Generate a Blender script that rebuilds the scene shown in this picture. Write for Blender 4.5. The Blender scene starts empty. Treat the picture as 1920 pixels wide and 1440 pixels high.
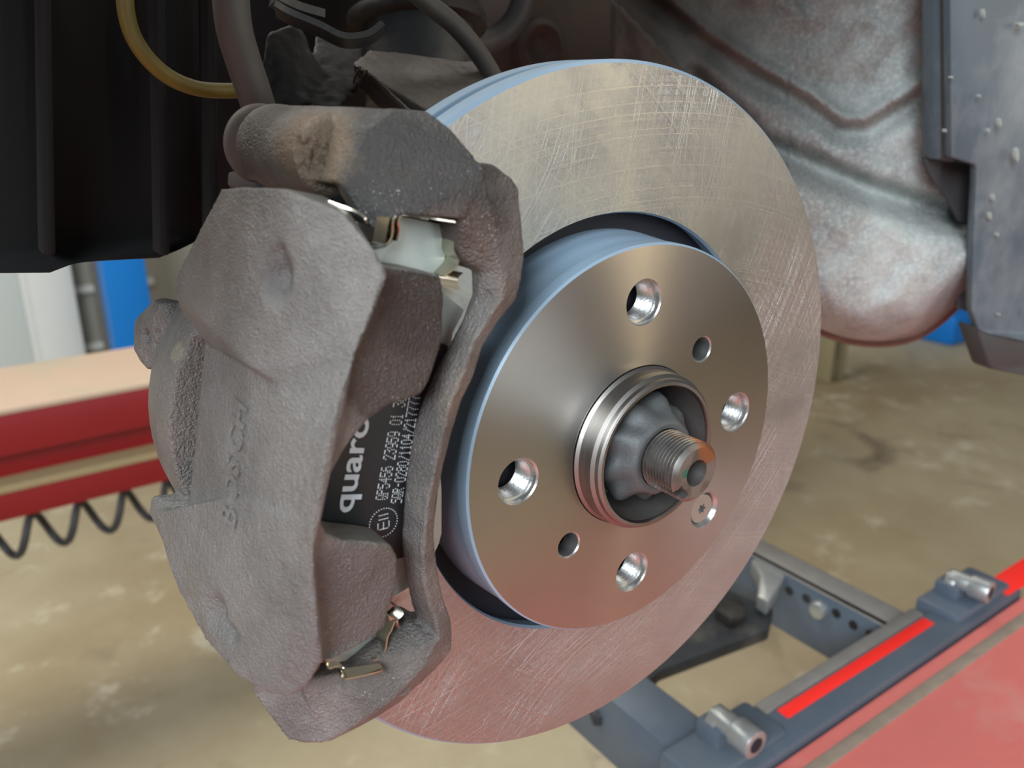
import bpy, bmesh, math, random
import numpy as np
from mathutils import Vector, Matrix, noise
from mathutils.bvhtree import BVHTree
random.seed(4)
R = math.radians
# ------------------------------------------------------------------ camera, world, lights, exposure
# working frame (mm): X = out of the wheel hub, T = along the car to the right, Z = up; world = (T, -X, Z) * 0.001
F_PX = 1595.617
RR = np.array([[0.58262591, 0.81274045, 0.0], [0.27153188, -0.19465194, -0.94253969], [-0.76604013, 0.54914804, -0.33409421]])
CAM = np.array([191.8715, -190.0046, 116.6682])
def W(p): return Vector((p[1]*.001, -p[0]*.001, p[2]*.001))
def dirW(p): return Vector((p[1], -p[0], p[2]))
sc = bpy.context.scene
cd = bpy.data.cameras.new('camera'); cam = bpy.data.objects.new('camera', cd); sc.collection.objects.link(cam)
m3 = Matrix((dirW(RR[0]), -dirW(RR[1]), -dirW(RR[2]))).transposed()
cam.matrix_world = Matrix.Translation(W(CAM)) @ m3.to_4x4()
cd.sensor_width = 36.0; cd.lens = F_PX/1920*36; cd.clip_start = .02; cd.clip_end = 60
cd.dof.use_dof = True; cd.dof.focus_distance = .285; cd.dof.aperture_fstop = 13.0
sc.camera = cam
sc.view_settings.view_transform = 'Standard'; sc.view_settings.look = 'None'
sc.view_settings.gamma = 1; sc.view_settings.use_curve_mapping = False
sc.view_settings.exposure = 0.0
w = bpy.data.worlds.new('world'); sc.world = w; w.use_nodes = True
bg = w.node_tree.nodes['Background']; bg.inputs[0].default_value = (.85, .88, .95, 1); bg.inputs[1].default_value = .16
def area(name, loc, target, sx, sy, power, col):
    l = bpy.data.lights.new(name, 'AREA'); l.shape = 'RECTANGLE'; l.size = sx; l.size_y = sy; l.energy = power; l.color = col
    o = bpy.data.objects.new(name, l); sc.collection.objects.link(o); o.location = loc
    o.rotation_euler = (Vector(target)-Vector(loc)).to_track_quat('-Z', 'Y').to_euler(); return o
area('garage_door_daylight', (-1.85, -1.35, 1.3), (0, 0, 0), 1.2, 1.2, 112, (.84, .93, 1))
area('front_window', (.55, -2.4, .2), (0, 0, 0), .40, 1.3, 13, (.92, .96, 1))
area('front_tube_warm', (1.75, -1.9, .75), (0, 0, 0), .14, 1.6, 13, (1, .80, .48))
area('added_front_fill', (2.6, -2.2, .8), (0, 0, 0), 2.4, 2.0, 11, (1, .97, .92))  # broad fill added in front so the disc face reflects brighter
area('ceiling_tube_middle', (1.4, 2.0, 2.3), (1.4, 2.0, -1), 1.6, 1.2, 19, (1, .93, .82))
area('ceiling_tube_left', (-.9, 1.7, 1.9), (-.9, 1.7, -1), 1.4, 1.0, 56, (1, .96, .86))
area('ceiling_tube_runway', (1.1, .2, 1.6), (.8, -.1, -.4), 1.0, .5, 4, (1, .96, .92))

# ------------------------------------------------------------------ helpers
ANG = R(166)
U_ = np.array([0, math.cos(ANG), math.sin(ANG)]); V_ = np.array([0, math.sin(ANG), -math.cos(ANG)]); X_ = np.array([1., 0, 0])
def ray(px, py): return np.array([(px-960)/F_PX, (py-720)/F_PX, 1.]) @ RR
def P(px, py, X): d = ray(px, py); return CAM + (X-CAM[0])/d[0]*d
def PT(px, py, T): d = ray(px, py); return CAM + (T-CAM[1])/d[1]*d
def PZ(px, py, Z): d = ray(px, py); return CAM + (Z-CAM[2])/d[2]*d
def UV(X, u, v): return X*X_ + u*U_ + v*V_
COL = sc.collection
def link(name, me, mats=None, parent=None):
    o = bpy.data.objects.new(name, me); COL.objects.link(o)
    if mats is not None:
        me.materials.clear()
        for m in (mats if isinstance(mats, (list, tuple)) else [mats]): me.materials.append(m)
    if parent is not None:
        o.parent = parent
        b = parent.get('base')
        if b is not None: o.location = -Vector(b)
        else:
            o.location = (0, 0, 0)
    return o
def thing(name, label, cat, base, group=None):
    o = bpy.data.objects.new(name, None); COL.objects.link(o); o.empty_display_size = .01
    b = W(base); o.location = b; o['base'] = tuple(b); o['label'] = label; o['category'] = cat
    if group: o['group'] = group
    return o
def tag(o, label, cat, group=None):
    o['label'] = label; o['category'] = cat
    if group: o['group'] = group
    return o
def struct(o): o['kind'] = 'structure'; return o
def mesh(name, verts, faces, smooth=True):
    me = bpy.data.meshes.new(name); me.from_pydata([W(v) for v in verts], [], faces)
    bm = bmesh.new(); bm.from_mesh(me); bmesh.ops.recalc_face_normals(bm, faces=bm.faces); bm.to_mesh(me); bm.free()
    if smooth: me.shade_smooth()
    return me
def sharp(me, ang=35):
    me.shade_smooth(); me.set_sharp_from_angle(angle=R(ang)); return me
def bm_mesh(name, bm, ang=35):
    me = bpy.data.meshes.new(name); bmesh.ops.recalc_face_normals(bm, faces=bm.faces); bm.to_mesh(me); bm.free(); return sharp(me, ang)
def bm_hull(bm, pts):
    vs = [bm.verts.new(W(p)) for p in pts]
    r = bmesh.ops.convex_hull(bm, input=vs, use_existing_faces=False)
    bad = [g for g in r['geom_interior'] + r['geom_unused'] if isinstance(g, bmesh.types.BMVert) and g.is_valid]
    if bad: bmesh.ops.delete(bm, geom=list(set(bad)), context='VERTS')
def bm_solid(bm, front, back):
    """closed prism between two equal-length rings of points (front may be non-convex)"""
    n = len(front); vf = [bm.verts.new(W(p)) for p in front]; vb = [bm.verts.new(W(p)) for p in back]
    ctr = sum((v.co for v in vf), Vector())/n
    nr = Vector()
    for i in range(n): nr += (vf[i].co-ctr).cross(vf[(i+1) % n].co-ctr)
    q = nr.to_track_quat('Z', 'Y').to_matrix().transposed()
    from mathutils.geometry import tessellate_polygon
    tr = tessellate_polygon([[Vector(((q@(v.co-ctr)).x, (q@(v.co-ctr)).y, 0)) for v in vf]])
    for a, b, c in tr:
        bm.faces.new((vf[a], vf[b], vf[c])); bm.faces.new((vb[c], vb[b], vb[a]))
    for i in range(n):
        j = (i+1) % n; bm.faces.new((vf[i], vb[i], vb[j], vf[j]))
def box8(bm, a, b):
    """axis-aligned box in (X,T,Z) mm"""
    pts = [np.array([x, t, z]) for x in (a[0], b[0]) for t in (a[1], b[1]) for z in (a[2], b[2])]
    bm_hull(bm, pts)
def bevelled(name, bm, wd, mats, parent=None, seg=2, ang=30):
    me = bm_mesh(name, bm); o = link(name, me, mats, parent)
    bmm = bmesh.new(); bmm.from_mesh(me)
    bmesh.ops.dissolve_limit(bmm, angle_limit=R(1), verts=bmm.verts, edges=bmm.edges)
    es = [e for e in bmm.edges if len(e.link_faces) == 2 and e.calc_face_angle(0) > R(ang)]
    if wd > 0 and es: bmesh.ops.bevel(bmm, geom=es, offset=wd*.001, segments=seg, affect='EDGES', profile=.5, clamp_overlap=True)
    bmesh.ops.recalc_face_normals(bmm, faces=bmm.faces); bmm.to_mesh(me); bmm.free(); sharp(me, 40); return o
def evaluated(o):
    dg = bpy.context.evaluated_depsgraph_get(); dg.update()
    return bpy.data.meshes.new_from_object(o.evaluated_get(dg))
def fuse(name, bm, voxel, it, mats, parent=None, cuts=None, lump=0.0):
    """cast part: overlapping solids welded by a voxel remesh, corners softened like a casting"""
    me = bpy.data.meshes.new(name); bmesh.ops.recalc_face_normals(bm, faces=bm.faces); bm.to_mesh(me); bm.free()
    o = bpy.data.objects.new(name, me); COL.objects.link(o)
    md = o.modifiers.new('r', 'REMESH'); md.mode = 'VOXEL'; md.voxel_size = voxel*.001
    ms = o.modifiers.new('s', 'SMOOTH'); ms.factor = .5; ms.iterations = it
    ev = evaluated(o); ev.name = name; bpy.data.objects.remove(o)
    if lump or cuts:
        n = len(ev.vertices); co = np.empty(n*3, 'f'); ev.vertices.foreach_get('co', co)
        nm = np.empty(n*3, 'f'); ev.vertices.foreach_get('normal', nm)
        co = co.reshape(-1, 3); nm = nm.reshape(-1, 3)
        for c_, r3 in (cuts or []):      # dents: pull vertices inside an ellipsoid down onto its far wall
            f = np.stack([-co[:, 1], co[:, 0], co[:, 2]], 1)*1000-c_
            l = np.stack([f@X_, f@U_, f@V_], 1)/np.array(r3); d = np.sqrt((l*l).sum(1)); w_ = np.clip(1-d, 0, 1)
            w_ = w_*w_*(3-2*w_); nf = np.stack([-nm[:, 1], nm[:, 0], nm[:, 2]], 1)
            mv = -nf*(w_*r3[1]*.95)[:, None]; co += np.stack([mv[:, 1], -mv[:, 0], mv[:, 2]], 1).astype('f')*.001
        for i in range(n):
            p = Vector(co[i]); co[i] += nm[i]*(noise.noise(p*90)*.7+noise.noise(p*260)*.4)*lump*.001
        ev.vertices.foreach_set('co', co.ravel()); ev.update()
    ev.shade_smooth()
    return link(name, ev, mats, parent)
def lathe_bm(bm, prof, n=96, c=(0, 0), closed=True, rmod=None):
    """prof = [(X, r)...], revolved around X through (T,Z)=c"""
    rings = []
    for X, r in prof:
        ring = []
        for k in range(n):
            a = 2*math.pi*k/n; rr = r if rmod is None else rmod(X, r, a)
            ring.append(bm.verts.new(W((X, c[0]+rr*math.cos(a), c[1]+rr*math.sin(a)))))
        rings.append(ring)
    m = len(rings)
    for i in range(m if closed else m-1):
        A, B = rings[i], rings[(i+1) % m]
        for k in range(n): bm.faces.new((A[k], A[(k+1) % n], B[(k+1) % n], B[k]))
    if not closed:
        bm.faces.new(rings[0][::-1]); bm.faces.new(rings[-1])
def lathe(name, prof, mats, parent, n=96, c=(0, 0), closed=True, ang=28, rmod=None):
    bm = bmesh.new(); lathe_bm(bm, prof, n, c, closed, rmod); return link(name, bm_mesh(name, bm, ang), mats, parent)
def catmull(pts, k=8):
    pts = [np.array(p, float) for p in pts]; q = [2*pts[0]-pts[1]]+pts+[2*pts[-1]-pts[-2]]; out = []
    for i in range(1, len(q)-2):
        for j in range(k):
            t = j/k; a, b, c, d = q[i-1], q[i], q[i+1], q[i+2]
            out.append(.5*((2*b)+(-a+c)*t+(2*a-5*b+4*c-d)*t*t+(-a+3*b-3*c+d)*t**3))
    out.append(pts[-1]); return out
def tube(name, pts, r, mats, parent=None, n=12, k=8, rf=None):
    pts = catmull(pts, k); bm = bmesh.new(); rings = []
    up = None
    for i, p in enumerate(pts):
        t = pts[min(i+1, len(pts)-1)]-pts[max(i-1, 0)]; t = t/np.linalg.norm(t)
        if up is None: up = np.cross(t, [0.3, .2, 1.]); up /= np.linalg.norm(up)
        up = up-t*(up@t); up /= np.linalg.norm(up); s = np.cross(t, up); rr = r if rf is None else rf(i/(len(pts)-1))
        rings.append([bm.verts.new(W(p+rr*(math.cos(a)*up+math.sin(a)*s))) for a in [2*math.pi*q/n for q in range(n)]])
    for A, B in zip(rings, rings[1:]):
        for q in range(n): bm.faces.new((A[q], A[(q+1) % n], B[(q+1) % n], B[q]))
    bm.faces.new(rings[0]); bm.faces.new(rings[-1][::-1])
    return link(name, bm_mesh(name, bm, 50), mats, parent)
def ribbon_bm(bm, path, depth, th, k=5):
    """bent sheet: path (points) swept by vector depth, thickness th"""
    pts = catmull(path, k); depth = np.array(depth, float); rows = []
    for i, p in enumerate(pts):
        t = pts[min(i+1, len(pts)-1)]-pts[max(i-1, 0)]; nn = np.cross(t, depth); nn /= np.linalg.norm(nn)
        rows.append([bm.verts.new(W(q)) for q in (p+nn*th/2, p+depth+nn*th/2, p+depth-nn*th/2, p-nn*th/2)])
    for A, B in zip(rows, rows[1:]):
        for q in range(4): bm.faces.new((A[q], A[(q+1) % 4], B[(q+1) % 4], B[q]))
    bm.faces.new(rows[0]); bm.faces.new(rows[-1][::-1])

# ------------------------------------------------------------------ materials
class NT:
    def __init__(s, name):
        s.m = bpy.data.materials.new(name); s.m.use_nodes = True; s.t = s.m.node_tree; s.b = s.t.nodes['Principled BSDF']
        s.tc = s.n('ShaderNodeTexCoord')
    def n(s, ty, **kw):
        x = s.t.nodes.new(ty)
        for k, v in kw.items(): setattr(x, k, v)
        return x
    def set(s, sock, v):
        if hasattr(v, 'is_linked') or isinstance(v, bpy.types.NodeSocket): s.t.links.new(v, sock)
        elif isinstance(v, tuple) and len(v) == 3 and sock.type == 'RGBA': sock.default_value = (*v, 1)
        else: sock.default_value = v
    def obj(s): return s.tc.outputs['Object']
    def noise(s, scale, detail=3, rough=.55, dist=0, vec=None, dim='3D', w=None):
        x = s.n('ShaderNodeTexNoise'); x.noise_dimensions = dim
        if dim != '1D': s.set(x.inputs['Vector'], vec if vec is not None else s.obj())
        if w is not None: s.set(x.inputs['W'], w)
        x.inputs['Scale'].default_value = scale; x.inputs['Detail'].default_value = detail; x.inputs['Roughness'].default_value = rough
        x.inputs['Distortion'].default_value = dist; return x.outputs['Fac']
    def vor(s, scale, vec=None):
        x = s.n('ShaderNodeTexVoronoi'); s.set(x.inputs['Vector'], vec if vec is not None else s.obj()); x.inputs['Scale'].default_value = scale; return x.outputs['Distance']
    def map(s, v, a, b, c=0., d=1.):
        x = s.n('ShaderNodeMapRange'); s.set(x.inputs[0], v)
        for i, q in zip((1, 2, 3, 4), (a, b, c, d)): s.set(x.inputs[i], q)
        return x.outputs[0]
    def mix(s, f, a, b):
        x = s.n('ShaderNodeMix'); x.data_type = 'RGBA'; s.set(x.inputs[0], f); s.set(x.inputs[6], a); s.set(x.inputs[7], b); return x.outputs[2]
    def math(s, op, a, b=0., c=None):
        x = s.n('ShaderNodeMath', operation=op); s.set(x.inputs[0], a); s.set(x.inputs[1], b)
        if c is not None: s.set(x.inputs[2], c)
        return x.outputs[0]
    def bump(s, h, strength, dist, nrm=None):
        x = s.n('ShaderNodeBump'); s.set(x.inputs['Height'], h); x.inputs['Strength'].default_value = strength; x.inputs['Distance'].default_value = dist
        if nrm is not None: s.set(x.inputs['Normal'], nrm)
        return x.outputs[0]
    def out(s, base=None, rough=None, metal=None, nrm=None, **kw):
        for k, v in (('Base Color', base), ('Roughness', rough), ('Metallic', metal), ('Normal', nrm)):
            if v is not None: s.set(s.b.inputs[k], v)
        for k, v in kw.items(): s.set(s.b.inputs[k], v)
        return s.m
def simple(name, col, rough=.5, metal=0., var=.12, vs=60, bs=400, bd=.0003, bst=.3, dirt=None, dmin=.5, dmax=.65):
    n = NT(name); a = tuple(c*(1-var) for c in col); b = tuple(min(1, c*(1+var)) for c in col)
    c = n.mix(n.noise(vs, 4), a, b)
    if dirt is not None: c = n.mix(n.map(n.noise(vs*.6, 6, .65), dmin, dmax), c, dirt)
    return n.out(c, rough, metal, n.bump(n.noise(bs, 4), bst, bd))
def cast_iron(name, c1, c2, c3, grain=900, gst=.8, gd=.0006, spark=.04, rough=.5, metal=.35, k3=(.52, .68), vs=45, tone_patches=()):
    n = NT(name)
    c = n.mix(n.map(n.noise(vs, 5, .6), .38, .62), c1, c2)
    c = n.mix(n.map(n.noise(vs*.55, 6, .6, .4), *k3), c, c3)
    for (ctr, r, col, amt, facing) in tone_patches:      # oil and rust patches on the casting; facing ones darken only outboard faces
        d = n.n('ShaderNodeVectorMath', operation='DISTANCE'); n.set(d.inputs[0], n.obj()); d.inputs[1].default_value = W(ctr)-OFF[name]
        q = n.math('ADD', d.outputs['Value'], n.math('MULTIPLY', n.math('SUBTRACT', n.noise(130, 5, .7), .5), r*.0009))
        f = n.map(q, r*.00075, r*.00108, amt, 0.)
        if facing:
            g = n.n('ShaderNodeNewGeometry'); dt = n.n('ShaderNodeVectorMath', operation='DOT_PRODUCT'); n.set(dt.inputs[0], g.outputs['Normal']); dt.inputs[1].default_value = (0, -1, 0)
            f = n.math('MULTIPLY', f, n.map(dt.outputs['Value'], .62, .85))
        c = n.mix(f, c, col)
    sp = n.map(n.vor(grain*1.1), .0, .20, 1., 0.); sp = n.math('MULTIPLY', sp, n.map(n.noise(120, 3), .50, .62, 0., .8))
    c = n.mix(sp, c, (.80, .79, .77))
    h = n.math('ADD', n.noise(grain*1.5, 3, .65), n.math('MULTIPLY', n.noise(grain*.5, 2), .6))
    return n.out(c, n.map(sp, 0., 1., rough, .25), n.map(sp, 0., 1., metal, .9), n.bump(h, gst, gd))
CAL_B = UV(-20, 120, -80); BRK_B = UV(0, 100, -90)
OFF = {'cast_iron_brown_grey': Vector((0, 0, 0)), 'cast_iron_bracket': Vector((0, 0, 0))}
M = {}
M['iron'] = cast_iron('cast_iron_brown_grey', (.155, .148, .140), (.215, .206, .196), (.19, .168, .148), gst=1., gd=.0009, rough=.38, tone_patches=[(P(745, 640, 14), 24, (.052, .043, .038), .85, True), (P(800, 560, 14), 16, (.04, .036, .033), .7, True), (P(675, 1130, 14), 22, (.085, .074, .067), .6, True), (P(345, 980, -55), 6, (.20, .19, .13), .8, False), (P(345, 665, -60), 4, (.34, .31, .22), .5, False)])
M['iron_face'] = M['iron']
M['bracket'] = cast_iron('cast_iron_bracket', (.115, .104, .096), (.19, .173, .16), (.19, .15, .115), grain=800, gst=1., gd=.0009, rough=.42, tone_patches=[(P(780, 320, 2), 26, (.038, .037, .037), .85, False), (P(580, 290, -14), 15, (.20, .145, .095), .75, False), (P(520, 235, -44), 10, (.045, .045, .045), .6, False), (P(860, 460, 10), 12, (.10, .072, .058), .6, False)], k3=(.55, .68))
M['oily'] = M['bracket']
M['lining'] = simple('friction_lining', (.05, .047, .045), .9, 0, .4, 600, 900, .0005, .8)
M['plate'] = simple('grey_green_plate_paint', (.34, .38, .355), .38, .1, .05, 60, 900, .00012, .2)
M['shim'] = simple('black_shim', (.012, .014, .017), .5, 0, .1)
M['print'] = simple('silver_print', (.55, .62, .70), .5, 0, .15, 500)
M['print2'] = simple('white_dot_print', (.85, .87, .87), .6, 0)
M['clip'] = simple('stainless_spring_steel', (.50, .46, .37), .25, 1., .1, 200, 300, .0002, .2)
M['rubber'] = simple('black_rubber', (.035, .034, .034), .6, 0, .2, 80, 500, .0003, .3)
M['dustrubber'] = simple('dusty_rubber', (.12, .105, .10), .7, 0, .2, 80, 700, .0004, .5)
M['dark'] = simple('dark_grimy_metal', (.014, .013, .012), .6, .3, .3, 40, 250, .001, .5, (.04, .036, .033))
M['coat'] = simple('blue_grey_zinc_coating', (.24, .33, .42), .40, .12, .06, 90, 600, .0002, .3)
M['gap'] = simple('near_black_recess', (.012, .014, .022), .7, .2, .1)  # near-black colour for the groove floor and bore ends
M['ventcore'] = simple('rough_vent_casting', (.09, .13, .17), .6, .4, .3, 400, 500, .002, 1.)
def machined(name, col, rough=.3, aniso=.8, ring_freq=3500, hatch=0., turned=.6, rot=.0):
    n = NT(name); sp = n.n('ShaderNodeSeparateXYZ'); n.set(sp.inputs[0], n.obj()); x, z = sp.outputs[0], sp.outputs[2]
    def rad(cx, cz):
        a = n.math('SUBTRACT', x, cx); b = n.math('SUBTRACT', z, cz)
        return n.math('SQRT', n.math('ADD', n.math('MULTIPLY', a, a), n.math('MULTIPLY', b, b)))
    r0 = rad(0., 0.); nz = n.noise(ring_freq, 3, .7, dim='1D', w=r0)
    nrm = n.bump(nz, turned*.3, .00005); c = col
    if hatch:
        hs = None
        for (cx, cz, fr) in ((-.10, .13, 1100.), (.135, .09, 950.), (.02, -.155, 1000.), (-.14, -.07, 1050.)):
            ln = n.noise(fr, 4, .8, dim='1D', w=rad(cx, cz))
            ln = n.map(ln, .50, .66); ln = n.math('MULTIPLY', ln, n.map(n.noise(22, 3, vec=None), .32, .66))
            hs = ln if hs is None else n.math('MAXIMUM', hs, ln)
        nrm = n.bump(hs, .8*hatch, .00012, nrm); c = n.mix(n.math('MULTIPLY', hs, .6), col, tuple(min(1, q*1.7) for q in col))
    c = n.mix(n.map(n.noise(35, 4), .4, .7, 0., .3), c, tuple(q*.82 for q in col))
    tg = n.n('ShaderNodeTangent'); tg.direction_type = 'RADIAL'; tg.axis = 'Y'
    n.t.links.new(tg.outputs[0], n.b.inputs['Tangent'])
    return n.out(c, rough, 1., nrm, **{'Anisotropic': aniso, 'Anisotropic Rotation': rot})
M['face'] = machined('ground_cross_hatched_steel', (.385, .395, .38), .42, .5, hatch=1., rot=.25)
M['hat'] = machined('turned_steel', (.41, .395, .375), .30, .8, rot=.25)
M['hubsteel'] = machined('worn_hub_steel', (.25, .232, .215), .36, .6, 1200, turned=2.)
M['bore'] = simple('bright_drilled_steel', (.50, .50, .49), .34, .95, .15, 300, 900, .0002, .5)
M['darkbore'] = simple('dark_bore_steel', (.10, .092, .088), .55, .5, .3, 100, 500, .0003, .4)
n = NT('axle_thread_steel'); c = n.mix(n.map(n.noise(120, 4), .45, .6), (.27, .255, .24), (.17, .15, .135))
spx = n.n('ShaderNodeSeparateXYZ'); n.set(spx.inputs[0], n.obj())
dd = n.n('ShaderNodeVectorMath', operation='DISTANCE'); n.set(dd.inputs[0], n.obj()); dd.inputs[1].default_value = (.0055, -.026, .0075)
c = n.mix(n.map(n.math('ADD', dd.outputs['Value'], n.math('MULTIPLY', n.noise(500, 3), .004)), .0065, .0085, 1., 0.), c, (.38, .16, .08))
d2 = n.n('ShaderNodeVectorMath', operation='DISTANCE'); n.set(d2.inputs[0], n.obj()); d2.inputs[1].default_value = (-.0052, -.027, .0012)
c = n.mix(n.map(d2.outputs['Value'], .0013, .0017, 1., 0.), c, (.08, .24, .20))
M['axle'] = n.out(c, .40, .85, n.bump(n.noise(900, 3), .25, .0001))
M['boot'] = simple('grey_plastic_cap', (.080, .085, .088), .55, .2, .2, 200, 900, .0004, .4)
M['screw'] = simple('zinc_screw', (.45, .45, .43), .38, .8, .05)
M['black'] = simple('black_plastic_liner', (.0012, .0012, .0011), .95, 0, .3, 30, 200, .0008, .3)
M['redbrown'] = simple('red_brown_body_panel', (.050, .034, .029), .55, 0, .25, 14, 150, .001, .3, (.022, .018, .016))
M['hose'] = simple('grey_brake_hose', (.075, .07, .065), .6, 0, .15, 100, 500, .0003, .4)
M['yellow'] = simple('yellow_cable', (.13, .095, .012), .55, 0, .2, 60)
M['strut'] = simple('dark_blue_grey_strut', (.030, .034, .038), .5, .2, .3, 40, 200, .0008, .4, (.08, .075, .07))
M['arm'] = simple('rusty_suspension_arm', (.06, .05, .042), .5, .4, .3, 30, 300, .0008, .5, (.12, .11, .10))
n = NT('felt_wheel_arch_liner'); c = n.mix(n.map(n.noise(10, 5, .65), .4, .62), (.24, .255, .245), (.40, .43, .41))
c = n.mix(n.map(n.noise(420, 3, .7), .45, .75), c, (.52, .515, .50)); c = n.mix(n.map(n.noise(30, 6, .7), .60, .8), c, (.13, .125, .115))
sx = n.n('ShaderNodeSeparateXYZ'); n.set(sx.inputs[0], n.obj())
upper_left_dark = n.map(n.math('ADD', n.math('SUBTRACT', sx.outputs[0], n.math('MULTIPLY', sx.outputs[2], .4)), n.math('MULTIPLY', n.noise(16, 4), .10)), .20, .36, 1., 0.)  # felt goes dark brown towards its upper left
c = n.mix(upper_left_dark, c, (.055, .045, .038))
M['felt'] = n.out(c, .85, 0., n.bump(n.noise(500, 4, .7), .6, .0006))
M['body'] = simple('blue_grey_body_paint', (.075, .10, .125), .5, .1, .25, 14, 60, .0015, .25, (.19, .215, .23), .5, .7)
M['bodydark'] = simple('dark_sill_flap', (.045, .045, .047), .6, 0, .2, 40)
M['rust'] = simple('rusty_edge', (.20, .10, .075), .7, 0, .3, 60, 300, .001, .5)
M["red"] = simple("worn_red_platform_paint", (.75, .19, .165), .5, 0, .12, 14, 90, .001, .3, (.66, .36, .30), .55, .8)
M['redtape'] = simple('bright_red_tape', (.90, .02, .012), .4, 0, .04, 30)
M['redside'] = simple('deep_red_side_paint', (.25, .006, .010), .45, 0, .15, 8)
M['dust'] = simple('dusty_beige_runway_top', (.50, .36, .26), .7, 0, .12, 6, 60, .001, .2, (.42, .36, .25))
M['liftblue'] = simple('slate_blue_lift_paint', (.085, .11, .145), .42, .1, .15, 20, 90, .0008, .3, (.10, .125, .15))
M['rail'] = simple('scuffed_rail_steel', (.26, .25, .235), .45, .5, .25, 50, 200, .0008, .4)
M['zinc'] = simple('zinc_plated_roller', (.44, .46, .45), .35, .7, .15, 90, 300, .0005, .3)
M['bluepost'] = simple('bright_blue_post_paint', (.0, .21, .72), .45, 0, .05, 4)
M['white'] = simple('white_frame_paint', (.80, .83, .82), .5, 0, .05, 4)
M['wall'] = simple('grey_wall_panel', (.28, .275, .24), .6, 0, .08, 2)
M['wallline'] = simple('white_rib', (.55, .56, .54), .5, 0, .05)
M['goldstrip'] = simple('beige_edge_strip', (.33, .25, .13), .6, 0, .1)
M['post'] = simple('cream_post_paint', (.36, .32, .19), .6, 0, .1, 8)
n = NT('concrete_floor'); c = n.mix(n.map(n.noise(1.1, 6, .6), .35, .65), (.30, .235, .135), (.48, .42, .285))
c = n.mix(n.map(n.noise(7, 6, .7), .55, .75), c, (.62, .58, .45)); c = n.mix(n.map(n.noise(4, 5, .6, .6), .58, .74), c, (.19, .15, .10))
M['floor'] = n.out(c, .55, 0., n.bump(n.noise(40, 5), .4, .004))

# ------------------------------------------------------------------ the setting
ZF = -950.; ZL = -330.       # floor, lift runway top
bm = bmesh.new(); box8(bm, (-6500, -6000, ZF-60), (3000, 9000, ZF)); struct(link('floor', bm_mesh('floor', bm), M['floor']))
bm = bmesh.new(); box8(bm, (-3460, -6000, ZF), (-3400, 9000, 2600)); wall = struct(link('wall_back', bm_mesh('wall_back', bm), M['wall']))
for k, z in enumerate(range(-880, 2500, 230)):
    bm = bmesh.new(); box8(bm, (-3400, -3500, z), (-3385, 600, z+26)); link('panel_rib', bm_mesh('panel_rib', bm), M['wallline'], wall)

# ------------------------------------------------------------------ brake disc
disc = thing('brake_disc', 'new bare steel vented brake disc with machined face and blue-grey hat', 'brake disc', (-16, 0, -123))
lathe('outer_friction_plate', [(-16, 76.85), (-16, 122.4), (-17.2, 123.5), (-24.2, 123.5), (-24.4, 123.2), (-24.4, 78), (-17.5, 76.3)], [M['face'], M['coat']], disc, 256)
o = COL.objects['outer_friction_plate']; me = o.data
for p in me.polygons:
    cx = sum((me.vertices[v].co.y for v in p.vertices))/4; rr = [math.hypot(me.vertices[v].co.x, me.vertices[v].co.z) for v in p.vertices]
    p.material_index = 0 if (abs(cx-.016) < 1e-5) else 1
lathe('vent_core', [(-24.3, 90), (-24.3, 120.2), (-26.5, 120.6), (-28.7, 120.2), (-28.7, 90)], M['ventcore'], disc, 256)
bm = bmesh.new()
for k in range(54):
    a = 2*math.pi*k/54; ca, sa = math.cos(a), math.sin(a)
    bm_hull(bm, [np.array([x, r*ca-s*sa, r*sa+s*ca]) for x in (-28.8, -24.2) for r in (118., 121.8) for s in (-1.6, 1.6)])
vn = link('cooling_vanes', bm_mesh('cooling_vanes', bm), M['ventcore'], disc); vn['kind'] = 'stuff'
lathe('inner_friction_plate', [(-28.6, 76), (-28.6, 123.2), (-28.8, 123.5), (-35, 123.5), (-36, 122.5), (-36, 76)], M['coat'], disc, 256)
HOLES = [(50*math.cos(a), 50*math.sin(a), 7.3, 6.3) for a in (R(90.2), R(.8), R(-89), R(179.4))]
SMALL = [(41*math.cos(a), 41*math.sin(a), 4.3, 4.3) for a in (R(45), R(-135.1))]
SCREW = (37.3, -36.3, 6.9, 5.0)
bm = bmesh.new()
lathe_bm(bm, [(0, 28.4), (0, 68.2), (-.7, 68.9), (-5.2, 69.0), (-6.2, 68.0), (-9.5, 67.7), (-12.2, 68.6), (-16, 69.4), (-26, 70.2), (-29, 72), (-36, 74), (-36, 66), (-8, 62.5), (-7, 61), (-7, 28.4)], 192)
o = link('hat', bm_mesh('hat', bm, 28), None); cb = bmesh.new()
for (T, Z, r, r2) in HOLES+SMALL+[SCREW]:
    lathe_bm(cb, [(3, r+.5+3), (0, r+.5), (-.5, r), (-5.5, r-.4), (-9, r-.4)] if r2 != 5.0 else [(3, r+.4), (0, r+.4), (-.4, r), (-4.5, r-1.6), (-9, 3)], 48, (T, Z), False)
cm = bpy.data.meshes.new('cut'); bmesh.ops.recalc_face_normals(cb, faces=cb.faces); cb.to_mesh(cm); cb.free(); co = bpy.data.objects.new('cut', cm); COL.objects.link(co)
cm.materials.append(M['hat']); cm.materials.append(M['coat']); cm.materials.append(M['bore'])
for p in cm.polygons: p.material_index = 2
o.data.materials.append(M['hat']); o.data.materials.append(M['coat']); o.data.materials.append(M['bore'])
for p in o.data.polygons:
    ys = [o.data.vertices[v].co.y for v in p.vertices]; p.material_index = 0 if max(ys) < 1e-4 else 1
mb = o.modifiers.new('b', 'BOOLEAN'); mb.operation = 'DIFFERENCE'; mb.object = co; mb.solver = 'EXACT'
ev = evaluated(o); ev.name = 'hat'; bpy.data.objects.remove(o); bpy.data.objects.remove(co); sharp(ev, 28)
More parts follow.
